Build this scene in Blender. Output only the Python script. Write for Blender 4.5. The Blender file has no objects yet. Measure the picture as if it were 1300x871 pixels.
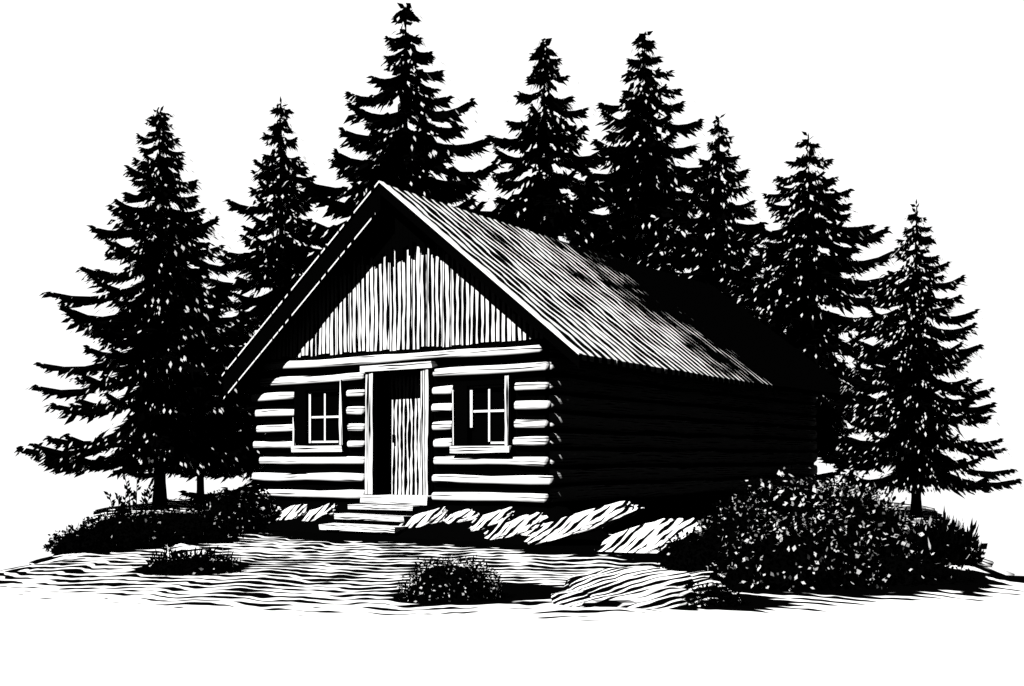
import bpy, bmesh, math, random
from mathutils import Vector, Matrix, noise

# ------------------------------------------------------------------ camera, sky, sun, exposure
scn = bpy.context.scene
COL = scn.collection
F = 1401.0            # focal length in pixels of a 1300 px wide frame
HZ = 580.0            # row of the horizon
CH = 1.3              # eye height
cam_d = bpy.data.cameras.new('camera')
cam_d.sensor_width = 36.0
cam_d.lens = 36.0 * F / 1300.0
cam_d.shift_y = (HZ - 435.5) / 1300.0
cam_d.clip_start = 0.1
cam_d.clip_end = 500.0
cam = bpy.data.objects.new('camera', cam_d)
COL.objects.link(cam)
cam.location = (0, 0, CH)
cam.rotation_euler = (math.radians(90), 0, 0)
scn.camera = cam

SUN_EL = math.radians(46)
SUN_AZ = math.radians(34.4 + 9)      # from -Y towards -X
sun_dir = Vector((-math.sin(SUN_AZ) * math.cos(SUN_EL), -math.cos(SUN_AZ) * math.cos(SUN_EL), math.sin(SUN_EL)))
sd = bpy.data.lights.new('sun', 'SUN')
sd.energy = 5.0
sd.angle = math.radians(0.5)
sd.color = (1.0, 0.995, 0.985)
so = bpy.data.objects.new('sun', sd)
COL.objects.link(so)
so.rotation_euler = sun_dir.to_track_quat('Z', 'Y').to_euler()
so.location = (-20, -10, 25)

scn.view_settings.view_transform = 'Standard'
scn.view_settings.look = 'None'
scn.view_settings.gamma = 1.0
scn.view_settings.exposure = 0.8
scn.cycles.diffuse_bounces = 0
scn.cycles.max_bounces = 4


class NT:
    """small helper for building math in a node tree"""
    def __init__(self, tree):
        self.t = tree

    def n(self, kind, **kw):
        nd = self.t.nodes.new(kind)
        for k, v in kw.items():
            setattr(nd, k, v)
        return nd

    def put(self, sock, v):
        if isinstance(v, bpy.types.NodeSocket):
            self.t.links.new(v, sock)
        else:
            sock.default_value = v

    def m(self, op, a, b=None, c=None, clamp=False):
        nd = self.n('ShaderNodeMath', operation=op)
        nd.use_clamp = clamp
        self.put(nd.inputs[0], a)
        if b is not None:
            self.put(nd.inputs[1], b)
        if c is not None:
            self.put(nd.inputs[2], c)
        return nd.outputs[0]

    def add(self, a, b): return self.m('ADD', a, b)
    def sub(self, a, b): return self.m('SUBTRACT', a, b)
    def mul(self, a, b): return self.m('MULTIPLY', a, b)

    def sstep(self, v, lo, hi, a=0.0, b=1.0):
        nd = self.n('ShaderNodeMapRange', interpolation_type='SMOOTHSTEP')
        self.put(nd.inputs[0], v)
        self.put(nd.inputs[1], lo)
        self.put(nd.inputs[2], hi)
        self.put(nd.inputs[3], a)
        self.put(nd.inputs[4], b)
        return nd.outputs[0]

    def vec(self, x, y, z=0.0):
        nd = self.n('ShaderNodeCombineXYZ')
        self.put(nd.inputs[0], x)
        self.put(nd.inputs[1], y)
        self.put(nd.inputs[2], z)
        return nd.outputs[0]

    def noise(self, v, scale=1.0, detail=1.0, rough=0.5):
        nd = self.n('ShaderNodeTexNoise')
        self.put(nd.inputs['Vector'], v)
        nd.inputs['Scale'].default_value = scale
        nd.inputs['Detail'].default_value = detail
        nd.inputs['Roughness'].default_value = rough
        return nd.outputs['Fac']

    def strokes(self, u, v, dens, wob=0.8, wscale=0.5, brk=1.2, lscale=1.0, seed=0.0, soft=0.06):
        """1 where an ink stroke lies. v is already counted in stroke rows"""
        w = self.noise(self.vec(self.mul(u, wscale), self.mul(v, 0.12), seed), 1.0, 2.0)
        v2 = self.add(v, self.mul(self.sub(w, 0.5), wob * 2))
        row = self.m('FLOOR', v2)
        f = self.sub(v2, row)
        d = self.m('ABSOLUTE', self.sub(self.mul(f, 2.0), 1.0))
        nn = self.noise(self.vec(self.mul(u, lscale), self.mul(row, 7.31), seed + 3.7), 1.0, 2.0)
        lim = self.add(dens, self.mul(self.sub(nn, 0.5), brk * 2))
        return self.sstep(self.sub(lim, d), -soft, soft)


world = bpy.data.worlds.new('World')
scn.world = world
world.use_nodes = True
wt = world.node_tree
wt.nodes.clear()
W = NT(wt)
out = W.n('ShaderNodeOutputWorld')
bg1 = W.n('ShaderNodeBackground')
sky = W.n('ShaderNodeTexSky')
sky.sky_type = 'NISHITA'
sky.sun_disc = False
sky.sun_elevation = SUN_EL
sky.sun_rotation = math.radians(180) + SUN_AZ
bw = W.n('ShaderNodeRGBToBW')
wt.links.new(sky.outputs[0], bw.inputs[0])
# added white backdrop bank ahead; sky elsewhere kept dark so walls stay shaded
tc = W.n('ShaderNodeTexCoord')
sep = W.n('ShaderNodeSeparateXYZ')
wt.links.new(tc.outputs['Generated'], sep.inputs[0])
az = W.m('ABSOLUTE', W.m('ARCTAN2', sep.outputs[0], sep.outputs[1]))
bank = W.mul(W.sstep(az, math.radians(34), math.radians(48), 1.0, 0.0),
             W.sstep(sep.outputs[2], 0.5, 0.7, 1.0, 0.0))
SKYW = 0.10
bg1.inputs[1].default_value = 0.05
wt.links.new(W.add(W.mul(bw.outputs[0], 0.015), W.mul(bank, 13.0)), bg1.inputs[0])
wt.links.new(bg1.outputs[0], out.inputs[0])

# ------------------------------------------------------------------ materials
INK = 0.0006
PALE = 0.80


def new_mat(name):
    m = bpy.data.materials.new(name)
    m.use_nodes = True
    m.node_tree.nodes.clear()
    t = NT(m.node_tree)
    o = t.n('ShaderNodeOutputMaterial')
    d = t.n('ShaderNodeBsdfDiffuse')
    m.node_tree.links.new(d.outputs[0], o.inputs[0])
    return m, t, d


def flat(name, v):
    m, t, d = new_mat(name)
    n = t.noise(t.n('ShaderNodeTexCoord').outputs['Object'], 9.0, 2.0)
    k = t.mul(t.add(0.85, t.mul(n, 0.3)), v)
    t.put(d.inputs[0], t.vec(k, k, k))
    return m


def ink_mix(t, d, ink):
    k = t.add(t.mul(ink, INK - PALE), PALE)
    t.put(d.inputs[0], t.vec(k, k, k))


def obj_xyz(t):
    s = t.n('ShaderNodeSeparateXYZ')
    t.put(s.inputs[0], t.n('ShaderNodeTexCoord').outputs['Object'])
    return s.outputs[0], s.outputs[1], s.outputs[2]


def stroke_mat(name, axis_u, axis_v, freq, dens, **kw):
    """wood or stone grain: pale with dark strokes that run along axis_u"""
    m, t, d = new_mat(name)
    xyz = obj_xyz(t)

    def comb(a):
        r = None
        for i, c in enumerate(a):
            if c:
                q = t.mul(xyz[i], float(c))
                r = q if r is None else t.add(r, q)
        return r
    u = comb(axis_u)
    v = t.mul(comb(axis_v), freq)
    ink_mix(t, d, t.strokes(u, v, dens, **kw))
    return m


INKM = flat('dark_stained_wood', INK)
INKL = flat('dark_needles', INK)
INKG = flat('dark_glass', INK)
SOIL = flat('dark_soil', INK)
PALEM = flat('pale_wood', PALE)
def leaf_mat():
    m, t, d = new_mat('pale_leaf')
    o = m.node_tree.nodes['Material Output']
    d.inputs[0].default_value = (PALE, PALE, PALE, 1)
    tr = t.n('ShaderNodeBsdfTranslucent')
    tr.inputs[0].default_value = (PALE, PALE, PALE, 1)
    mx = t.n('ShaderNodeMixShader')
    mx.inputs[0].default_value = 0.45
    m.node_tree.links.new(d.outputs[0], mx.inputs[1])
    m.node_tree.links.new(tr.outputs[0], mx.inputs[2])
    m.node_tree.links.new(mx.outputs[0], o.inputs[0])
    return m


FLECK = leaf_mat()
LOGM = stroke_mat('log_grain', (1, 1, 0), (0, 0, 1), 21.0, 0.06, wob=1.0, wscale=0.7, brk=1.2, lscale=1.1)
BOARD = stroke_mat('gable_board_grain', (0, 0, 1), (1, 0, 0), 9.5, 0.47, wob=0.28, wscale=1.2, brk=0.75, lscale=1.6)
DOORM = stroke_mat('door_plank_grain', (0, 0, 1), (1, 0, 0), 11.0, 0.60, wob=0.4, wscale=1.6, brk=1.1, lscale=2.2)
JAMB = stroke_mat('jamb_grain', (0, 0, 1), (1, 1, 0), 16.0, 0.34, wob=0.5, wscale=0.8, brk=1.0, lscale=1.3)
TRIM = stroke_mat('worn_pale_edge', (0, 1, 0), (1, 0, 0), 6.5, 0.15, wob=0.3, brk=1.3, lscale=1.0)
TREAD = stroke_mat('worn_tread_grain', (1, 0, 0), (0, 1, 1), 26.0, 0.26, wob=1.3, wscale=1.4, brk=1.4, lscale=1.8)
STONE = stroke_mat('stone_strokes', (1, 0, 0.35), (-0.35, 0.7, 1), 13.0, 0.34, wob=0.9, wscale=1.9, brk=1.6, lscale=3.0)

BOULD = stroke_mat('boulder_strokes', (1, 0, 0.35), (-0.30, 0.7, 1), 17.0, 0.56, wob=1.2, wscale=1.8, brk=1.3, lscale=2.2)


def roof_mat():
    m, t, d = new_mat('weathered_roof_boards')
    x, y, z = obj_xyz(t)
    u = t.mul(x, 1.28)
    shade_noise = t.noise(t.vec(x, y, z), 0.55, 3.0)
    far = t.sstep(t.add(t.add(y, t.mul(u, -0.35)), t.mul(t.sub(shade_noise, 0.5), 5.0)), 3.5, 10.5, 0.0, 0.95)  # tree shade on the far end, painted in as denser strokes
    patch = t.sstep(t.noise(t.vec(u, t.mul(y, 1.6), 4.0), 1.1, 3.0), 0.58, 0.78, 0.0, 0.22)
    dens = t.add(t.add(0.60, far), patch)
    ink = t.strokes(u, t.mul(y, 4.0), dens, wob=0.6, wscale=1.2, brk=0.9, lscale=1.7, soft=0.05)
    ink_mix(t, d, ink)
    return m


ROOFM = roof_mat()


def ground_mat():
    m, t, d = new_mat('raked_pale_ground')
    x, y, z = obj_xyz(t)
    ly = t.m('LOGARITHM', t.m('MAXIMUM', y, 1.0), math.e)
    bend = t.mul(t.mul(t.m('MAXIMUM', t.sub(x, 0.8), 0.0), t.sstep(y, 10.0, 14.5, 1.0, 0.1)), 2.6)
    bendl = t.mul(t.m('MAXIMUM', t.sub(t.mul(x, -1.0), 1.5), 0.0), -0.9)
    v = t.add(t.add(t.mul(ly, 37.0), bend), bendl)
    lim = t.add(8.5, t.mul(t.mul(x, x), 0.07))
    edge = t.add(y, t.mul(t.sub(t.noise(t.vec(x, y, 0.0), 0.9, 3.0), 0.5), 2.2))
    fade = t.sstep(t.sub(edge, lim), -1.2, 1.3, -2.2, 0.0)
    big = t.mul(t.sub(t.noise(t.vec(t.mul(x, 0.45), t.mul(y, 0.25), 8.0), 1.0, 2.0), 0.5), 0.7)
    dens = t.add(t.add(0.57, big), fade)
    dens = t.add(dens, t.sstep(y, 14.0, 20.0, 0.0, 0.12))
    # dark earth plus shadow painted in around the bushes, with ragged rims
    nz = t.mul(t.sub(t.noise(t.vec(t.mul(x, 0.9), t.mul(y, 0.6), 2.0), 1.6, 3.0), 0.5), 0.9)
    for (cx, cy, rx, ry, rot) in SOIL_SHADES:
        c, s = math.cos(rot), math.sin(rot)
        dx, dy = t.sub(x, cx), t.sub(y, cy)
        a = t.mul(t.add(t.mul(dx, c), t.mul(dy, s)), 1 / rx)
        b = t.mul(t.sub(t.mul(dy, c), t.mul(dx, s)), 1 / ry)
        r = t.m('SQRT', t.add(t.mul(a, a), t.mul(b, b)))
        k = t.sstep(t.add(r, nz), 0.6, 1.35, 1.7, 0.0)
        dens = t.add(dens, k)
    ink_mix(t, d, t.strokes(x, v, dens, wob=1.35, wscale=1.7, brk=1.35, lscale=2.7, soft=0.09))
    return m


# ------------------------------------------------------------------ placing helpers
def G(px, py):
    """point of the ground seen at a pixel of the photograph"""
    Y = CH * F / (py - HZ)
    return Vector(((px - 650) / F * Y, Y, 0))


# cabin frame: origin at the near corner, x to the right along the front, y along the side
CX, CY = 0.586, 17.5
YAW = math.radians(-34.4)


def wt_(px):
    u = (px - 650) / F
    return -(CX - CY * u) / (0.825 + 0.565 * u)


def wz_(px, py):
    return CH + (HZ - py) / F * (CY - 0.565 * wt_(px))


def to_world(x, y, z=0):
    return Matrix.Rotation(YAW, 3, 'Z') @ Vector((x, y, z)) + Vector((CX, CY, 0))


P_W = G(570, 690)
SOIL_SHADES = []


def soil_shade(px, py, wpx, ry, rot=0.0):
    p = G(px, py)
    SOIL_SHADES.append((p.x, p.y, wpx / F * p.y * 0.5, ry, rot))


soil_shade(560, 684, 520, 1.1, math.radians(-30))
soil_shade(760, 697, 240, 1.0, math.radians(-20))
soil_shade(1000, 718, 310, 2.6)
soil_shade(930, 700, 240, 3.5)
soil_shade(890, 764, 210, 0.55, 0.1)
soil_shade(1110, 724, 220, 1.5)
soil_shade(640, 752, 170, 0.55)  # shadow side of the round bush, painted into the ground
soil_shade(575, 756, 160, 0.55)
soil_shade(245, 722, 120, 0.7)
soil_shade(215, 668, 290, 2.6)
soil_shade(150, 688, 190, 1.6)


# ------------------------------------------------------------------ mesh helpers
def link(name, me, parent=None):
    o = bpy.data.objects.new(name, me)
    COL.objects.link(o)
    if parent:
        o.parent = parent
    return o


class MB:
    def __init__(self):
        self.v, self.f, self.mi = [], [], []

    def poly(self, pts, mi=0):
        k = len(self.v)
        self.v += [tuple(p) for p in pts]
        self.f.append(tuple(range(k, k + len(pts))))
        self.mi.append(mi)

    def hexa(self, p, mi=0):
        """8 corners: bottom ring 0-3, top ring 4-7"""
        k = len(self.v)
        self.v += [tuple(q) for q in p]
        for f in ((3, 2, 1, 0), (4, 5, 6, 7), (0, 1, 5, 4), (1, 2, 6, 5), (2, 3, 7, 6), (3, 0, 4, 7)):
            self.f.append(tuple(k + i for i in f))
            self.mi.append(mi)

    def box(self, x0, x1, y0, y1, z0, z1, mi=0, j=0.0):
        r = lambda: random.uniform(-j, j)
        self.hexa([(x0 + r(), y0 + r(), z0 + r()), (x1 + r(), y0 + r(), z0 + r()), (x1 + r(), y1 + r(), z0 + r()), (x0 + r(), y1 + r(), z0 + r()),
                   (x0 + r(), y0 + r(), z1 + r()), (x1 + r(), y0 + r(), z1 + r()), (x1 + r(), y1 + r(), z1 + r()), (x0 + r(), y1 + r(), z1 + r())], mi)

    def tube(self, pts, rads, n=8, mi=0, sq=None):
        """round or squarish tube along a polyline; sq = (a, b) half sizes with super-ellipse section"""
        rings = []
        for i, p in enumerate(pts):
            p = Vector(p)
            a = Vector(pts[max(i - 1, 0)])
            b = Vector(pts[min(i + 1, len(pts) - 1)])
            d = (b - a).normalized()
            up = Vector((0, 0, 1)) if abs(d.z) < 0.9 else Vector((1, 0, 0))
            s = d.cross(up).normalized()
            w = s.cross(d).normalized()
            k = len(self.v)
            for q in range(n):
                an = 2 * math.pi * (q + 0.5) / n
                c, sn = math.cos(an), math.sin(an)
                if sq:
                    e = 0.55
                    c = math.copysign(abs(c) ** e, c) * sq[0]
                    sn = math.copysign(abs(sn) ** e, sn) * sq[1]
                self.v.append(tuple(p + (s * c + w * sn) * rads[i]))
            rings.append(k)
        for i in range(len(rings) - 1):
            a, b = rings[i], rings[i + 1]
            for q in range(n):
                self.f.append((a + q, a + (q + 1) % n, b + (q + 1) % n, b + q))
                self.mi.append(mi)
        self.f.append(tuple(rings[0] + q for q in reversed(range(n))))
        self.f.append(tuple(rings[-1] + q for q in range(n)))
        self.mi += [mi, mi]

    def build(self, name, mats, parent=None, smooth=False):
        me = bpy.data.meshes.new(name)
        me.from_pydata(self.v, [], self.f)
        for m in (mats if isinstance(mats, (list, tuple)) else [mats]):
            me.materials.append(m)
        me.polygons.foreach_set('material_index', self.mi)
        if smooth:
            me.polygons.foreach_set('use_smooth', [True] * len(self.f))
        me.update()
        return link(name, me, parent)


def tag(o, label=None, cat=None, group=None, kind=None):
    if label: o['label'] = label
    if cat: o['category'] = cat
    if group: o['group'] = group
    if kind: o['kind'] = kind
    return o


def empty(name, loc=(0, 0, 0), rz=0.0):
    o = bpy.data.objects.new(name, None)
    o.empty_display_size = 0.3
    COL.objects.link(o)
    o.location = loc
    o.rotation_euler = (0, 0, rz)
    return o


# ------------------------------------------------------------------ the ground
def lerp_tab(tab, y):
    if y <= tab[0][0]:
        return tab[0][1]
    for (a, xa), (b, xb) in zip(tab, tab[1:]):
        if y <= b:
            return xa + (xb - xa) * (y - a) / (b - a)
    return tab[-1][1]


LT = [(-3, -16), (10.5, -16), (12.4, -6.6), (12.8, -6.0), (17.5, -7.0), (22.8, -8.6), (29, -11.0), (34, -11.0), (38, -6.0)]
RT = [(-3, 16), (10.6, 16), (11.9, 6.6), (12.2, 5.7), (15.2, 6.55), (24.3, 9.6), (30, 11.5), (35, 11.5), (38, 8.0)]


def ground():
    mb = MB()
    ys = [-3 + 0.5 * i for i in range(27)] + [10.5 + 0.25 * i for i in range(int(27.5 / 0.25) + 1)]
    nx = 90
    g = []
    for y in ys:
        a, b = lerp_tab(LT, y), lerp_tab(RT, y)
        a += noise.noise(Vector((y * 1.3, 5, 0))) * 0.25
        b += noise.noise(Vector((y * 1.3, 9, 0))) * 0.25
        row = []
        for i in range(nx + 1):
            x = a + (b - a) * i / nx
            e = min(x - a, b - x)
            z = noise.noise(Vector((x * 0.5, y * 0.5, 0))) * 0.035 - 0.12 * max(0, 1 - e / 0.8) ** 2
            row.append(len(mb.v))
            mb.v.append((x, y, z))
        g.append(row)
    for r0, r1 in zip(g, g[1:]):
        for i in range(nx):
            mb.f.append((r0[i], r0[i + 1], r1[i + 1], r1[i]))
            mb.mi.append(0)
    # the earth below the turf, a rim that tapers inward
    ring = g[0] + [r[-1] for r in g[1:]] + g[-1][-2::-1] + [r[0] for r in g[-2:0:-1]]
    low = []
    for k in ring:
        x, y, z = mb.v[k]
        low.append(len(mb.v))
        mb.v.append((x * 0.9, 17 + (y - 17) * 0.93, -1.4 + noise.noise(Vector((x, y, 3))) * 0.4))
    n = len(ring)
    for i in range(n):
        j = (i + 1) % n
        mb.f.append((ring[j], ring[i], low[i], low[j]))
        mb.mi.append(1)
    mb.f.append(tuple(low))
    mb.mi.append(1)
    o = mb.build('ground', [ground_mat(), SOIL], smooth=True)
    tag(o, kind='structure')


ground()

# raised earth bank the cabin stands on
def bank_mesh():
    mb = MB()
    n = 40
    rows = []
    for i in range(n + 1):
        s = i / n
        x = -7.0 + 8.2 * s
        row = []
        for (d, h) in ((0.25, 0.50), (-0.15, 0.46), (-0.45, 0.26), (-0.85, 0.09), (-1.25, -0.06)):
            j = noise.noise(Vector((x * 1.1, d * 2, 7))) * 0.12
            e = min(1.0, min(s, 1 - s) * 8)
            p = to_world(x, d * (0.55 + 0.45 * e) + j, max(-0.06, h * e + j * 0.35))
            row.append(len(mb.v))
            mb.v.append(tuple(p))
        rows.append(row)
    for a, b in zip(rows, rows[1:]):
        for k in range(4):
            mb.f.append((a[k], a[k + 1], b[k + 1], b[k]))
            mb.mi.append(0)
    tag(mb.build('soil_bank', SOIL, smooth=True), kind='structure')


bank_mesh()

# ------------------------------------------------------------------ the cabin
random.seed(4)
WL, WD = 6.56, 12.8            # front width, side depth
Z0, PITCH = 0.63, 0.30         # first log and log pitch
cabin = empty('log_cabin', (CX, CY, 0), YAW)
tag(cabin, 'long low log cabin with pale hewn logs, board gable and steep plank roof', 'cabin')

dr_l, dr_r = wt_(466), wt_(549)
op_l, op_r = wt_(478), wt_(538)
door_top, door_bot = 2.94, 0.58
wins = [dict(x0=wt_(377.5), x1=wt_(440.5), z0=wz_(409, 572), z1=wz_(409, 489), s0=wt_(392.5), s1=wt_(435), t0=wz_(414, 562.5), t1=wz_(414, 495)),
        dict(x0=wt_(579), x1=wt_(652), z0=wz_(615, 573), z1=wz_(615, 483), s0=wt_(597), s1=wt_(645), t0=wz_(620, 564), t1=wz_(620, 489))]


def log(mb, a, b, r=0.074, seg=0.35):
    """hewn log from a to b (3-D points) with a slightly wavy line"""
    a, b = Vector(a), Vector(b)
    L = (b - a).length
    n = max(3, int(L / seg))
    sd_ = random.uniform(0, 99)
    pts, rad = [], []
    for i in range(n + 1):
        s = i / n
        p = a.lerp(b, s)
        p.z += noise.noise(Vector((s * L * 0.7, sd_, 0))) * 0.03
        pts.append(p)
        rad.append(r * (1 + 0.28 * noise.noise(Vector((s * L * 1.1, sd_, 5)))))
    d = (b - a).normalized()
    pts = [pts[0] - d * 0.0] + [pts[0] + d * 0.03] + pts[1:-1] + [pts[-1] - d * 0.03, pts[-1]]
    rad = [rad[0] * 0.66, rad[0] * 0.97] + rad[1:-1] + [rad[-1] * 0.97, rad[-1] * 0.66]
    mb.tube(pts, rad, n=12, sq=(0.95, 1.0))


def log_spans(z):
    """pieces of the front wall row at height z, openings left free"""
    cuts = []
    if z < door_top:
        cuts.append((dr_l, dr_r))
    for w in wins:
        if w['z0'] - 0.05 < z < w['z1'] + 0.04:
            cuts.append((w['x0'], w['x1']))
    cuts.sort()
    x = -WL - random.uniform(-0.05, 0.22)
    end = random.uniform(-0.04, 0.10)
    out_ = []
    for a, b in cuts:
        out_.append((x, a - random.uniform(0.01, 0.05)))
        x = b + random.uniform(0.01, 0.06)
    out_.append((x, end))
    return out_


mb = MB()
for r in range(9):
    z = Z0 + PITCH * r
    if r == 8:
        log(mb, (-WL + 0.15, -0.02, z - 0.02), (0.0 - 0.1, -0.02, z), 0.075)
        continue
    for a, b in log_spans(z):
        log(mb, (a, 0.0, z), (b, 0.0, z))
front = mb.build('front_wall', LOGM, cabin, smooth=True)
mb = MB()
mb.box(-WL + 0.09, dr_l + 0.04, 0.035, 0.16, 0.45, 3.14)
mb.box(dr_r - 0.04, -0.09, 0.035, 0.16, 0.45, 3.14)
mb.box(dr_l + 0.041, dr_r - 0.041, 0.035, 0.16, door_top - 0.03, 3.139)
mb.build('chinking', INKM, front)

# side and back walls
def plain_wall(name, p0, p1, skip=()):
    mb_ = MB()
    for r_ in range(9):
        z_ = Z0 + PITCH * r_ + 0.05
        j = random.uniform(0.0, 0.16)
        d = (Vector(p1) - Vector(p0)).normalized()
        a = Vector(p0) + d * (0.14 - 0.3 * j)
        b = Vector(p1) - d * (0.13 - random.uniform(0, 0.05))
        log(mb_, (a.x, a.y, z_), (b.x, b.y, z_), 0.12, 0.6)
    w = mb_.build(name, LOGM, cabin, smooth=True)
    return w


def slab(mb_, p0, p1, th, z0, z1):
    a, b = Vector(p0), Vector(p1)
    d = (b - a).normalized()
    s = Vector((-d.y, d.x)) * th
    mb_.hexa([(a.x, a.y, z0), (b.x, b.y, z0), (b.x + s.x, b.y + s.y, z0), (a.x + s.x, a.y + s.y, z0),
              (a.x, a.y, z1), (b.x, b.y, z1), (b.x + s.x, b.y + s.y, z1), (a.x + s.x, a.y + s.y, z1)])


for p0, p1, kind in (((-0.13, 0.04), (-0.13, WD), 'side_wall'), ((-WL + 0.13, 0.04), (-WL + 0.13, WD), 'side_wall'), ((-WL, WD), (0, WD), 'back_wall')):
    w = plain_wall(kind, p0, p1)
    m2 = MB()
    if kind == 'side_wall':
        x = p0[0]
        sg = -1 if x > -1 else 1
        m2.box(min(x + sg * 0.045, x + sg * 0.2), max(x + sg * 0.045, x + sg * 0.2), 0.17, WD - 0.2, 0.45, 3.14)
    else:
        m2.box(-WL + 0.24, -0.24, WD - 0.17, WD - 0.045, 0.45, 3.14)
    m2.build('chinking', INKM, w)

# stone and earth footing
mb = MB()
mb.box(-WL + 0.06, -0.06, 0.02, WD - 0.06, -0.05, 0.53)
mb.build('footing', SOIL, cabin)

# gable of upright boards
RC, HW, EZ, AP = -3.15, 3.95, 2.86, 6.0       # ridge x, half width, eave height, ridge height
SL = (AP - EZ) / HW


def roof_z(x):
    return AP - abs(x - RC) * SL


mb = MB()
x = -WL + 0.06
while x < -0.06:
    w = random.uniform(0.15, 0.21)
    x1 = min(x + w, -0.06)
    zb = 3.17 + random.uniform(-0.025, 0.02)
    y0 = -0.055 + random.uniform(-0.012, 0.012)
    mb.hexa([(x, y0, zb), (x1 - 0.014, y0, zb), (x1 - 0.014, y0 + 0.03, zb), (x, y0 + 0.03, zb),
             (x, y0, roof_z(x) - 0.13), (x1 - 0.014, y0, roof_z(x1) - 0.13), (x1 - 0.014, y0 + 0.03, roof_z(x1) - 0.13), (x, y0 + 0.03, roof_z(x) - 0.13)])
    x = x1
gb = mb.build('gable', BOARD, cabin)
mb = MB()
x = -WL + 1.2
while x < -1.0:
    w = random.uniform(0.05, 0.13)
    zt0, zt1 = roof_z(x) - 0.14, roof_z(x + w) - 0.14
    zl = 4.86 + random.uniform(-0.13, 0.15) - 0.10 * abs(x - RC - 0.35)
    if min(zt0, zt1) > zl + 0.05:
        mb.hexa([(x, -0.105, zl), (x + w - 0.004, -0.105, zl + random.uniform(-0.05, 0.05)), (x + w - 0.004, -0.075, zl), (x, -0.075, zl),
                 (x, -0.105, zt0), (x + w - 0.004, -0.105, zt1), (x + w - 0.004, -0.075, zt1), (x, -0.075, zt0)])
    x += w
mb.build('overhang_shade_boards', INKM, gb)  # added dark boards stand in for the shadow under the roof overhang
for yy, par in ((0.0, gb), (WD - 0.1, cabin)):
    mb = MB()
    pts = [(-WL + 0.05, yy, 3.12), (-0.05, yy, 3.12), (-0.05, yy, roof_z(-0.05) - 0.13), (RC, yy, AP - 0.13), (-WL + 0.05, yy, roof_z(-WL + 0.05) - 0.13)]
    k = len(mb.v)
    mb.v += pts + [(a, b + 0.08, c) for a, b, c in pts]
    mb.f += [(k, k + 1, k + 2, k + 3, k + 4), (k + 9, k + 8, k + 7, k + 6, k + 5)]
    mb.mi += [0, 0]
    for i in range(5):
        j = (i + 1) % 5
        mb.f.append((k + i, k + j, k + 5 + j, k + 5 + i))
        mb.mi.append(0)
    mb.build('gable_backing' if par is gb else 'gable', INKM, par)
mb = MB()
mb.box(-WL + 0.02, -0.02, -0.085, -0.02, 3.085, 3.145, 0, 0.004)
mb.build('tie_beam', INKM, cabin)

# roof: two slopes of boards
RY0, RY1 = -0.38, WD + 0.5
roof = MB()
for sg in (-1, 1):
    n = 24
    for i in range(n):
        # slightly sagging slope cut into courses along the length
        ya, yb = RY0 + (RY1 - RY0) * i / n, RY0 + (RY1 - RY0) * (i + 1) / n
        sa = 0.05 * math.sin(math.pi * i / n) + 0.012 * noise.noise(Vector((i * 0.9, 3, 0)))
        sb = 0.05 * math.sin(math.pi * (i + 1) / n) + 0.012 * noise.noise(Vector(((i + 1) * 0.9, 3, 0)))
        xe = RC + sg * (HW + 0.03 * noise.noise(Vector((i * 3.3, sg, 0))))
        ze = AP - (abs(xe - RC)) * SL
        top = [(RC, ya, AP - sa), (xe, ya, ze - sa), (xe, yb, ze - sb), (RC, yb, AP - sb)]
        if sg < 0:
            top = top[::-1]
        bot = [(a, b, c - 0.09) for a, b, c in top]
        roof.hexa(bot + top)
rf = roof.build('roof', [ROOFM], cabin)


def rake_strip(mb_, sg, y0, y1, zo0, zo1, x_in=0.0, x_out=0.0, mi=0):
    """strip below the roof edge following the slope; zo = vertical offsets from the roof line"""
    xa, xb = RC + sg * x_in, RC + sg * (HW + x_out)
    za, zb = AP - abs(xa - RC) * SL, AP - abs(xb - RC) * SL
    p = [(xa, y0, za + zo1), (xb, y0, zb + zo1), (xb, y1, zb + zo1), (xa, y1, za + zo1),
         (xa, y0, za + zo0), (xb, y0, zb + zo0), (xb, y1, zb + zo0), (xa, y1, za + zo0)]
    mb_.hexa(p, mi)


for sg, dp in ((-1, 0.46), (1, 0.20)):
    mb = MB()
    rake_strip(mb, sg, RY0 - 0.055, RY0 - 0.005, -0.004, -dp, 0.0, 0.02)
    bb = mb.build('barge_board', INKM, rf)
    mb = MB()
    rake_strip(mb, sg, RY0 - 0.085, RY0 + 0.03, 0.030 if sg > 0 else 0.035, 0.002, 0.0, 0.03)
    mb.build('edge_strip', TRIM if sg < 0 else PALEM, bb)
    if sg < 0:
        mb = MB()
        rake_strip(mb, sg, RY0 - 0.07, RY0 - 0.056, -dp + 0.035, -dp + 0.004, 0.1, 0.0)
        mb.build('lower_bead', TRIM, bb)
mb = MB()
mb.box(RC - 0.05, RC + 0.05, RY0, RY1, AP - 0.16, AP - 0.10)
for sg in (-1, 1):
    for q in (0.35, 0.7):
        xx = RC + sg * HW * q
        mb.box(xx - 0.06, xx + 0.06, RY0 + 0.01, 0.3, roof_z(xx) - 0.24, roof_z(xx) - 0.12)
mb.build('purlins', INKM, rf)
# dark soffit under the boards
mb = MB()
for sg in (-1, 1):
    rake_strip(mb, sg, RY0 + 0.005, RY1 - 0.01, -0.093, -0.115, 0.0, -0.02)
mb.build('soffit', INKM, rf)

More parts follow.
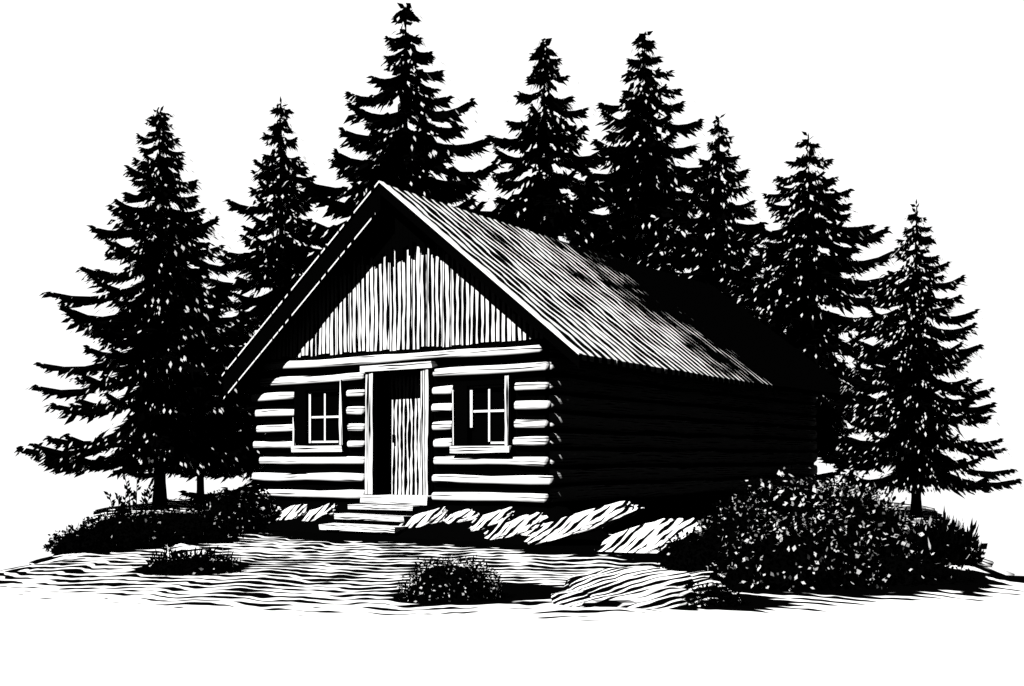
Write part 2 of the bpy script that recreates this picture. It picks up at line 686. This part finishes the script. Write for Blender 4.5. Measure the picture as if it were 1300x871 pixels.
# door
mb = MB()
mb.box(op_l, op_r, 0.33, 0.38, door_bot, door_top - 0.12)
door = mb.build('door', DOORM, cabin)
mb = MB()
mb.box(op_l + 0.13, op_l + 0.16, 0.27, 0.325, 1.55, 1.70)
mb.build('handle', INKM, door)
frame = empty('door_frame')
frame.parent = cabin
for e0, e1 in ((dr_l + 0.02, op_l), (op_r, dr_r - 0.01)):
    m3 = (e0 + e1) / 2
    for q0, q1, yy in ((e0, m3 - 0.012, -0.085), (m3 + 0.012, e1, -0.10)):
        fr = MB()
        fr.box(q0, q1, yy, 0.30, door_bot + 0.06, door_top - 0.13, 0, 0.006)
        fr.build('jamb', JAMB, frame)
mb = MB()
mb.box(dr_l - 0.05, dr_r + 0.08, -0.13, 0.30, door_top - 0.125, door_top - 0.025, 0, 0.010)
mb.build('lintel', LOGM, frame)
mb = MB()
mb.box(dr_l + 0.0, dr_r + 0.02, -0.16, 0.36, door_bot - 0.10, door_bot + 0.045, 0, 0.014)
mb.build('sill', LOGM, frame)
mb = MB()   # lining behind the jambs
mb.box(op_l - 0.02, op_l + 0.012, 0.0, 0.40, door_bot + 0.07, door_top - 0.14)
mb.box(op_r - 0.012, op_r + 0.02, 0.0, 0.40, door_bot + 0.07, door_top - 0.14)
mb.box(op_l, op_r, 0.0, 0.4, door_top - 0.2, door_top - 0.127)
mb.build('lining', INKM, frame)

# windows
for i, w in enumerate(wins):
    x0, x1, z0, z1, s0, s1, t0, t1 = (w[k] for k in ('x0', 'x1', 'z0', 'z1', 's0', 's1', 't0', 't1'))
    mb = MB()
    mb.box(x0, s0 - 0.0, -0.09, 0.15, z0, z1, 0, 0.006)
    mb.box(s1 + 0.0, x1, -0.09, 0.15, z0, z1, 0, 0.006)
    mb.box(s0 + 0.001, s1 - 0.001, -0.088, 0.15, t1, z1 - 0.003, 0, 0.004)
    mb.box(s0 + 0.001, s1 - 0.001, -0.088, 0.15, z0 + 0.003, t0, 0, 0.004)
    win = mb.build('window', INKM, cabin)
    mb = MB()
    mb.box(x0 - 0.01, x1 + 0.01, -0.15, -0.092, z0 - 0.03, z0 + 0.085, 0, 0.008)
    mb.build('sill', LOGM, win)
    def edge(fn):
        global mb
        mb = MB()
        fn()
        mb.build('casing_edge', JAMB, win)
    if i == 0:
        edge(lambda: mb.hexa([(x1 - 0.10, -0.12, z0 + 0.1), (x1 - 0.0, -0.12, z0 + 0.1), (x1 - 0.0, -0.093, z0 + 0.1), (x1 - 0.10, -0.093, z0 + 0.1),
                 (x1 - 0.06, -0.12, z1 + 0.07), (x1 - 0.035, -0.12, z1 + 0.07), (x1 - 0.035, -0.093, z1 + 0.07), (x1 - 0.06, -0.093, z1 + 0.07)]))
        edge(lambda: mb.hexa([(x0, -0.12, z0 + 0.1), (x0 + 0.07, -0.12, z0 + 0.1), (x0 + 0.07, -0.093, z0 + 0.1), (x0, -0.093, z0 + 0.1),
                 (x0, -0.12, z0 + 0.62), (x0 + 0.015, -0.12, z0 + 0.62), (x0 + 0.015, -0.093, z0 + 0.62), (x0, -0.093, z0 + 0.62)]))
    else:
        edge(lambda: mb.box(x0, x0 + 0.035, -0.12, -0.093, z0 + 0.1, z1 - 0.15, 0, 0.008))
        edge(lambda: mb.box(x1 - 0.10, x1 - 0.03, -0.12, -0.093, z0 + 0.1, z1 + 0.05, 0, 0.012))
    mb = MB()
    ym, yf = 0.02, -0.02
    xm = (s0 + s1) / 2 + (0.02 if i else 0.0)
    zm = (t0 + t1) / 2 - (0.01 if i == 0 else -0.06)
    b = 0.037
    mb.box(s0 + 0.005, s0 + 0.005 + b * 1.5, yf, ym, t0 + (0.0 if i == 0 else 0.28), t1 - 0.004)
    mb.box(s1 - b - 0.005, s1 - 0.005, yf, ym, t0 + 0.003, t1 - 0.004)
    mb.box(s0 + 0.08, s1 - b - 0.007, yf + 0.001, ym, t1 - 0.004 - b, t1 - 0.006)
    mb.box(s0 + 0.08 + (0.35 if i else 0), s1 - b - 0.007, yf + 0.001, ym, t0 + 0.006, t0 + 0.04)
    mb.box(xm - b / 2, xm + b / 2, yf - 0.003, ym, t0 + 0.042, t1 - b - 0.006)
    mb.box(s0 + 0.08, s1 - b - 0.007, yf - 0.001, ym - 0.002, zm - b / 2, zm + b / 2)
    mb.build('sash', PALEM, win)
    mb = MB()
    mb.box(s0 + 0.002, s1 - 0.002, 0.028, 0.034, t0 + 0.004, t1 - 0.006)
    mb.build('pane', INKG, win)

# steps: three worn treads going down and forward from the door
steps = empty('wooden_steps', tuple(to_world((dr_l + dr_r) / 2, -0.6)), YAW)
tag(steps, 'wooden steps of three pale worn treads below the cabin door', 'steps')
sx = (dr_l + dr_r) / 2
TR = [(456, 533, 641, 646.5), (430, 519, 651, 659), (410, 500, 661, 671)]
for k, (pa, pb, ya, yb) in enumerate(TR):
    ly = -0.38 - 0.36 * k
    # put the board where the tread stands, its front edge at depth ly
    zt = 0.47 - 0.16 * k
    x0, x1 = -0.86 + 0.01 * k, 0.62 + 0.16 * k - 0.05 * k
    mb = MB()
    y0 = ly + 0.6
    mb.box(x0, x1, y0, y0 + 0.34, zt - 0.085, zt, 0, 0.012)
    tread = mb.build('tread', TREAD, steps)
mb = MB()
for xx in (-0.6, 0.45):
    mb.hexa([(xx, -0.47, -0.03), (xx + 0.08, -0.47, -0.03), (xx + 0.08, 0.45, -0.03), (xx, 0.45, -0.03),
             (xx, -0.47, 0.06), (xx + 0.08, -0.47, 0.06), (xx + 0.08, 0.45, 0.37), (xx, 0.45, 0.37)])
mb.build('stringers', INKM, steps)

# ------------------------------------------------------------------ spruces
def spruce(label, px, ytop, Y, halfw_px, cap=0.0, bare=0.09, seed=1, lean=0.0, pale=0.05, full=1.0):
    rnd = random.Random(seed)
    X = (px - 650) / F * Y
    H = CH + (HZ - ytop) / F * Y
    R = halfw_px / F * Y
    root = empty('spruce_tree', (X, Y, 0))
    tag(root, label, 'tree', 'dark spruces standing round the cabin')
    # trunk
    mb = MB()
    n = 14
    pts = [(noise.noise(Vector((i * 0.4, seed, 0))) * 0.03 + lean * (i / n) ** 2, noise.noise(Vector((i * 0.4, seed, 9))) * 0.03, -0.1 + (H + 0.02) * i / n) for i in range(n + 1)]
    r0 = 0.0145 * H
    rad = [r0 * (1.35 if i == 0 else 1.0) * (1 - i / n) ** 0.9 + 0.012 for i in range(n + 1)]
    mb.tube(pts, rad, n=9)
    mb.build('trunk', BARK, root, smooth=True)
    cr = MB()

    def blade(p, d, L, w, droop=0.0, face=None):
        """a pointed flat sprig from p along d; with face the sprig is a pale one turned that way"""
        d = d.normalized()
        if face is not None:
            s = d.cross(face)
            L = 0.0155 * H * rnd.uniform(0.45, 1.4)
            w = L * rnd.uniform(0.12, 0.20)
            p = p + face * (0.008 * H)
        else:
            s = Vector((rnd.gauss(0, 1), rnd.gauss(0, 1), rnd.gauss(0, 0.7))).cross(d)
        if s.length < 1e-4:
            return
        s = s.normalized() * w
        m_ = p + d * L * 0.45
        tip = p + d * L + Vector((0, 0, -droop * L))
        cr.poly([p - s * 0.25, m_ - s, tip, m_ + s], 0 if face is None else 1)

    z = bare * H
    while z < H * 0.985:
        f = (H - z) / (H * (1 - bare))            # 1 at the lowest whorl, 0 at the top
        Lw = R * (1 - max(0.0, 1 - f) ** 1.6) * (1.0 - 0.10 * max(0, f - 0.88) / 0.12)
        nb = max(6, int(6 + 6 * f))
        a0 = rnd.uniform(0, 6.28)
        dw = rnd.uniform(0.26, 0.40) * (0.85 + 0.35 * f)
        for b in range(nb):
            az_ = a0 + 6.283 * (b + rnd.uniform(-0.3, 0.3)) / nb
            L = Lw * rnd.uniform(0.66, 1.22)
            L = max(L, 0.014 * H)
            dr = dw * rnd.uniform(0.8, 1.2)
            up = rnd.uniform(0.10, 0.24)
            base = Vector((lean * (z / H) ** 2, 0, z + rnd.uniform(-0.5, 0.5) * 0.022 * H + dr * L * 0.35))
            rd = Vector((math.cos(az_), math.sin(az_), 0))
            sd2 = Vector((-rd.y, rd.x, 0))
            curve = rnd.uniform(-0.15, 0.15)

            def pt(t_):
                zz = -dr * L * (1 - (1 - t_) ** 2.4) + up * L * t_ ** 3
                return base + rd * (L * t_) + sd2 * (curve * L * t_ * t_) + Vector((0, 0, zz))
            sp = [pt(i / 6.6) for i in range(7)]
            th = 0.0040 * H
            for i in range(6):
                a_, b_ = sp[i], sp[i + 1]
                wv = Vector((0, 0, 1)) * th * (1.3 - i / 7)
                sv = sd2 * th * (1.3 - i / 7)
                cr.poly([a_ - wv, a_ + wv, b_ + wv * 0.8, b_ - wv * 0.8])
                cr.poly([a_ - sv, a_ + sv, b_ + sv * 0.8, b_ - sv * 0.8])
            nsp = int(12 + 48 * min(1.0, L / (0.25 * H)))
            hang = 0.029 * H * (0.55 + 0.45 * min(1.0, L / (0.15 * H)))
            fan = 0.16 * L
            # close-set needles below the spine: a ragged hanging curtain and a flat fan
            ns = max(4, int(L / (0.016 * H)))
            lo = [pt(0.05 + 0.9 * i / ns) for i in range(ns + 1)]
            for i in range(ns):
                t0_ = (i + 0.5) / ns
                bd = hang * (0.55 + 0.45 * math.sin(math.pi * min(1, t0_ * 0.9 + 0.1))) * rnd.uniform(0.65, 1.1)
                a_, b_ = lo[i], lo[i + 1]
                cr.poly([a_, b_, b_ + rd * bd * 0.55 - Vector((0, 0, bd * 0.72)), a_ + rd * bd * 0.15 - Vector((0, 0, bd * 0.6))])
                for sg_ in (-1, 1):
                    wf = fan * (1 - t0_ ** 2) * 0.8 * rnd.uniform(0.5, 1.2) + hang * 0.3
                    cr.poly([a_, b_, b_ + sd2 * sg_ * wf * 0.7 + rd * wf * 0.8 - Vector((0, 0, wf * 0.3)), a_ + sd2 * sg_ * wf - Vector((0, 0, wf * 0.32))])
            for q in range(nsp):
                t_ = 0.06 + 0.90 * (q + rnd.random()) / nsp
                p = pt(t_)
                body = (1 - t_ ** 3) * 0.45 + 0.55
                sgn = rnd.choice((-1, 1))
                # flat side fan of twigs, slightly below the spine
                off = abs(rnd.gauss(0, 0.5)) * fan * body * min(1, t_ * 3)
                p = p + sd2 * sgn * off - Vector((0, 0, off * 0.25))
                hl = hang * body * rnd.uniform(0.65, 1.35) * (0.7 if t_ > 0.82 else 1.0)
                dirv = rd * rnd.uniform(0.7, 1.2) + sd2 * sgn * rnd.uniform(0.0, 0.5) + Vector((0, 0, -rnd.uniform(0.2, 0.8)))
                blade(p, dirv, hl * 1.3, hl * rnd.uniform(0.17, 0.27), 0.05)
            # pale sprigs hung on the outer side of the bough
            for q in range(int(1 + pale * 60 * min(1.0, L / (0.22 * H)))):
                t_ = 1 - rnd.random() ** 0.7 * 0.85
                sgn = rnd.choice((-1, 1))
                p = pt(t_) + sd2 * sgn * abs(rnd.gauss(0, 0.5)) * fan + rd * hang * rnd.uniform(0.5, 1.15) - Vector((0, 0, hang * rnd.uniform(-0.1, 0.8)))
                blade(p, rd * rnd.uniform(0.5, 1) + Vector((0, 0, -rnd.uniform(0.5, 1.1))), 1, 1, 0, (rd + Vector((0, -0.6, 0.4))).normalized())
            tp = pt(0.95)
            for q in range(2):
                blade(tp - rd * 0.03 * L, rd + sd2 * rnd.uniform(-0.35, 0.35) + Vector((0, 0, rnd.uniform(-0.35, 0.2))), hang * rnd.uniform(0.5, 0.9), hang * 0.13)
        # inner twigs close to the trunk
        for b in range(int(4 + 26 * f)):
            a_ = rnd.uniform(0, 6.28)
            rr = rnd.uniform(0.0, 0.45) * Lw
            rd = Vector((math.cos(a_), math.sin(a_), 0))
            p = Vector((lean * (z / H) ** 2, 0, z - rr * 0.35 + rnd.uniform(-0.5, 0.5) * 0.05 * H)) + rd * rr
            blade(p, rd + Vector((0, 0, -rnd.uniform(0.5, 1.5))), 0.035 * H * rnd.uniform(0.6, 1.3) * (0.5 + f), 0.0065 * H, 0.1)
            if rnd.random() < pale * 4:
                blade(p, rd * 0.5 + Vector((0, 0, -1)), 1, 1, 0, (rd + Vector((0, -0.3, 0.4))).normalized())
        z += H * (0.034 + 0.030 * f) * rnd.uniform(0.85, 1.15)
    # leader
    for q in range(7):
        blade(Vector((lean, 0, H * (0.955 + 0.006 * q))), Vector((rnd.uniform(-1, 1), rnd.uniform(-1, 1), 0.5)), 0.022 * H, 0.006 * H)
    cr.build('crown', [INKL, FLECK], root)
    return root


BARK = flat('dark_bark', INK)
spruce('broad spruce at the far left, foremost tree left of the cabin, on a bare trunk', 203, 138, 29.0, 166, seed=11, bare=0.17, pale=0.30)
spruce('small spruce squeezed behind the broad leftmost spruce, its bare trunk beside that one', 254, 330, 30.5, 95, seed=12, bare=0.2, pale=0.28)
spruce('spruce between the broad leftmost spruce and the cabin gable peak', 357, 128, 32.5, 140, seed=13, bare=0.06, pale=0.24)
spruce('tallest spruce, rising right behind the peak of the cabin roof', 515, 6, 32.0, 232, seed=14, bare=0.05, pale=0.22)
spruce('spruce behind the roof ridge, next right of the tallest spruce', 691, 50, 34.5, 200, seed=15, bare=0.05, pale=0.22)
spruce('second tallest spruce, behind the middle of the roof ridge', 818, 40, 36.0, 196, seed=16, bare=0.05, pale=0.24)
spruce('narrow spruce behind the far end of the roof ridge', 913, 146, 34.5, 152, seed=17, bare=0.05, pale=0.22)
spruce('spruce just past the far end of the cabin roof, taller neighbour of the rightmost spruce', 1026, 168, 31.5, 178, seed=18, bare=0.20, pale=0.28)
spruce('rightmost and shortest spruce, standing on a bare trunk behind the leafy shrubs', 1163, 257, 24.5, 114, seed=19, bare=0.15, pale=0.30)

# ------------------------------------------------------------------ shrubs
def shrub(label, px, pbase, wpx, hpx, n=1500, pale=0.2, leaf=6.5, seed=1, spiky=0.0, cat='shrub', name='leafy_shrub', group=None, core=0.86, side_pale=1.0):
    """leaves spread through a lumpy low dome; leaf is a size in photo pixels at that distance"""
    rnd = random.Random(seed)
    c = G(px, pbase)
    s = c.y / F
    rx, h = wpx * s / 2, hpx * s
    ry = rx * 0.6
    lf = leaf * s
    mb = MB()

    def radius(a, e):
        return 1.0 + 0.22 * noise.noise(Vector((math.cos(a) * 2.1, math.sin(a) * 2.1, e * 2.2 + seed))) + 0.10 * noise.noise(Vector((math.cos(a) * 6, math.sin(a) * 6, e * 6 + seed)))
    # dark inner mass of twigs
    na, ne = 26, 9
    rings = []
    for j in range(ne + 1):
        e = math.pi / 2 * j / ne
        row = []
        for i in range(na):
            a = 2 * math.pi * i / na
            r = radius(a, e) * core
            row.append(len(mb.v))
            mb.v.append((rx * r * math.cos(a) * math.cos(e) ** 0.8, ry * r * math.sin(a) * math.cos(e) ** 0.8, h * r * math.sin(e) - 0.03))
        rings.append(row)
    for j in range(ne):
        for i in range(na):
            mb.f.append((rings[j][i], rings[j][(i + 1) % na], rings[j + 1][(i + 1) % na], rings[j + 1][i]))
            mb.mi.append(0)
    for q in range(n):
        a = rnd.uniform(0, 6.283)
        e = math.asin(rnd.uniform(0.0, 1.0))
        r = radius(a, e) * rnd.uniform(core - 0.04, 1.06)
        p = Vector((rx * r * math.cos(a) * math.cos(e) ** 0.8, ry * r * math.sin(a) * math.cos(e) ** 0.8, h * r * math.sin(e)))
        nrm = Vector((p.x / rx, p.y / ry, p.z / h * 0.8)).normalized()
        d = (nrm * rnd.uniform(0.2, 1.0) + Vector((rnd.gauss(0, 0.7), rnd.gauss(0, 0.7), rnd.gauss(0, 0.7)))).normalized()
        w = d.cross(Vector((rnd.gauss(0, 1), rnd.gauss(0, 1), rnd.gauss(0, 1)))).normalized()
        L = lf * rnd.uniform(0.6, 1.5)
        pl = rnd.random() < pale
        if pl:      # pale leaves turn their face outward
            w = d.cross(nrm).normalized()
        wd = L * rnd.uniform(0.25, 0.45)
        if spiky and rnd.random() < spiky:
            d = (Vector((p.x * 0.5, p.y * 0.5, 0.5)) + Vector((rnd.gauss(0, 0.25), rnd.gauss(0, 0.25), 0.5))).normalized()
            w = d.cross(Vector((rnd.gauss(0, 1), rnd.gauss(0, 1), 0))).normalized()
            L *= 1.9
            wd *= 0.55
        m_ = p + d * L * rnd.uniform(0.4, 0.6)
        o_ = nrm * (0.4 * lf if pl else 0)
        mb.poly([p - w * wd * 0.15 + o_, m_ - w * wd + o_, p + d * L + o_, m_ + w * wd * rnd.uniform(0.3, 1) + o_], 1 if pl else 0)
    o = mb.build(name, [INKL, FLECK])
    o.location = c
    tag(o, label, cat, group)
    return o


RG = 'leafy shrubs along the right side of the cabin'
shrub('wide low shrub with many pale leaves, foremost of those right of the cabin', 1015, 744, 205, 84, 3400, 0.13, 6.2, 21, group=RG)
shrub('tall leafy shrub in front of the rightmost spruce trunk, between two lower shrubs', 1085, 728, 150, 104, 3060, 0.15, 6.2, 22, group=RG)
shrub('leafy shrub against the shaded side wall, left of the wide low shrub', 945, 716, 125, 78, 2400, 0.12, 4.6, 23, group=RG)
shrub('shrub at the far corner of the cabin side wall, behind the wide low shrub', 1005, 698, 170, 88, 2720, 0.15, 6.2, 24, group=RG)
shrub('high shrub right of the cabin far corner, below the spruce boughs', 1070, 692, 110, 78, 2210, 0.16, 6.2, 25, group=RG)
shrub('dark spiky shrub at the right end, below the bare trunk of the rightmost spruce', 1190, 714, 100, 46, 1500, 0.05, 8, 26, spiky=0.35, group=RG)
shrub('small dark bush between the leaning slab and the big low boulder', 890, 722, 110, 42, 900, 0.015, 6, 27, group=RG)
shrub('low dark bush at the tip of the ground on the right edge', 1120, 738, 210, 34, 1200, 0.03, 6, 28, group=RG)
LG = 'low dark bushes on the left rise'
shrub('low dark bush at the left end of the bushes, down the slope', 108, 700, 90, 30, 1200, 0.01, 4.5, 31, group=LG)
shrub('dark bush under the tall weed sprigs left of the leftmost spruce', 158, 694, 130, 40, 1800, 0.015, 4.5, 32, group=LG)
shrub('dark bush in front of the leftmost spruce trunk', 228, 688, 150, 40, 1800, 0.012, 4.5, 33, group=LG)
shrub('rounded dark bush with a few pale leaves left of the first foundation stone', 290, 677, 90, 48, 1600, 0.04, 4.5, 34, group=LG)
shrub('dark bush tucked against the left corner of the cabin', 322, 671, 60, 50, 1400, 0.04, 4.5, 35, group=LG)
shrub('small round bush with pale dots on the open ground before the cabin', 575, 760, 128, 50, 2600, 0.13, 3.6, 41)
shrub('dark leaf clump added as shade at the right foot of the big low boulder', 890, 768, 110, 24, 1500, 0.0, 4.5, 43)  # leaves put in to blacken the boulder's shaded lower right
shrub('flat dark tuft on the open ground, left of the round dotted bush', 245, 728, 118, 24, 1100, 0.02, 5.5, 42, spiky=0.2, name='ground_tuft', cat='tuft')


def sprig(label, px, pbase, ptop, seed):
    rnd = random.Random(seed)
    c = G(px, pbase)
    s = c.y / F
    H = (pbase - ptop) * s
    mb = MB()
    for k in range(4):
        ln = rnd.uniform(-0.28, 0.28)
        hh = H * rnd.uniform(0.6, 1.0)
        x0 = rnd.uniform(-0.1, 0.1)
        pts = [Vector((x0 + ln * hh * (i / 5) ** 1.5, rnd.uniform(-0.01, 0.01), hh * i / 5)) for i in range(6)]
        mb.tube(pts, [0.012 * (1 - i / 7) for i in range(6)], n=5)
        for q in range(15):
            t_ = 0.3 + 0.7 * q / 15
            p = pts[0].lerp(pts[-1], t_)
            p.x = x0 + ln * hh * t_ ** 1.5
            d = Vector((rnd.choice((-1, 1)) * rnd.uniform(0.3, 1), rnd.uniform(-0.7, 0.7), rnd.uniform(0.4, 1.2))).normalized()
            w = d.cross(Vector((rnd.gauss(0, 0.3), 1, 0))).normalized()
            L = 0.12 * rnd.uniform(0.6, 1.2)
            mb.poly([p, p + d * L * 0.5 - w * L * 0.22, p + d * L, p + d * L * 0.5 + w * L * 0.22])
    o = mb.build('weed_sprig', [INKL])
    o.location = c
    tag(o, label, 'weed', 'tall weeds on the left rise')


sprig('shorter tall weed sprig, left of the other, above the dark bush', 150, 690, 612, 3)
sprig('taller weed sprig just left of the leftmost spruce trunk', 176, 684, 592, 8)

# ------------------------------------------------------------------ stones
def rock(label, x, y, z, L, Wd, T, tilt, lean_, yaw, seed, name='stone_slab', cat='stone', group='stones along the cabin footing'):
    bm = bmesh.new()
    bmesh.ops.create_icosphere(bm, subdivisions=4, radius=1.0)
    for v in bm.verts:
        c = v.co
        k = 1 + 0.30 * noise.noise(c * 1.3 + Vector((seed * 3.1, 0, 0))) + 0.24 * noise.noise(c * 3.3 + Vector((0, seed * 2.3, 0)))
        q = [math.copysign(abs(a) ** 0.75, a) for a in c]
        r = noise.cell(Vector((c.x * 2.2 + seed, c.y * 2.2, c.z * 1.5))) * 0.05
        v.co = Vector((q[0] * L / 2 * (k + r), q[1] * Wd / 2 * k, q[2] * T / 2 * (k + r)))
    me = bpy.data.meshes.new(name)
    bm.to_mesh(me)
    bm.free()
    me.materials.append(BOULD if name == 'boulder' else STONE)
    o = link(name, me)
    o.location = (x, y, z)
    o.rotation_euler = (Matrix.Rotation(yaw, 3, 'Z') @ Matrix.Rotation(-tilt, 3, 'Y') @ Matrix.Rotation(lean_, 3, 'X')).to_euler()
    tag(o, label, cat, group)
    return o


R_ = math.radians


def wall_rock(label, px, py, wpx, hpx, d, tilt, seed, T=0.16, group='stones along the cabin footing'):
    """a slab leaning on the bank in front of the wall, seen at a pixel, d metres before the wall"""
    x = wt_(px)
    p = to_world(x, -d)
    for _ in range(6):
        x += ((px - 650) / F * p.y - p.x) / 0.9
        p = to_world(x, -d)
    z = CH + (HZ - py) / F * p.y
    s = p.y / F
    return rock(label, p.x, p.y, z, wpx * s * 1.18, hpx * s * 1.3, T, R_(tilt), R_(52), R_(-10), seed, group=group)


wall_rock('small pale stone at the left end of the footing, beside the dark corner bush', 344, 655, 26, 18, 0.45, 30, 1)
wall_rock('pale stone second from the left along the footing', 366, 656, 40, 18, 0.55, 28, 2)
wall_rock('narrow pale stone just left of the wooden steps', 403, 654, 42, 14, 0.55, 25, 3)
wall_rock('smooth pale slab just right of the wooden steps', 533, 664, 62, 18, 0.6, 22, 4)
wall_rock('smallest pale stone under the right window', 586, 658, 36, 14, 0.4, 12, 5)
wall_rock('pale stone right of the smallest one, under the right window', 624, 662, 50, 16, 0.55, 20, 6)
wall_rock('curved pale stone below the right end of the front wall', 655, 671, 66, 20, 0.75, 20, 7)
wall_rock('long low slab running past the near corner of the cabin', 735, 665, 120, 22, 0.8, 17, 8)
p = G(818, 702)
rock('leaning pale slab out on the ground right of the near corner', p.x, p.y, 0.17, 1.25, 0.55, 0.16, R_(20), R_(38), R_(-4), 9)
p = G(883, 690)
rock('tiny pale stone at the foot of the shaded side wall', p.x, p.y, 0.23, 0.32, 0.2, 0.12, R_(-12), R_(30), 0, 10)
p = G(820, 772)
rock('big low boulder with a pale domed top on the open ground at the front right', p.x, p.y + 0.35, 0.03, 1.45, 0.9, 0.42, R_(3), R_(10), 0, 12, name='boulder', cat='boulder', group=None)
p = G(238, 716)
rock('small pale stone lying in the flat dark tuft', p.x, p.y, 0.12, 0.42, 0.25, 0.14, R_(-10), R_(30), 0, 13, group=None)
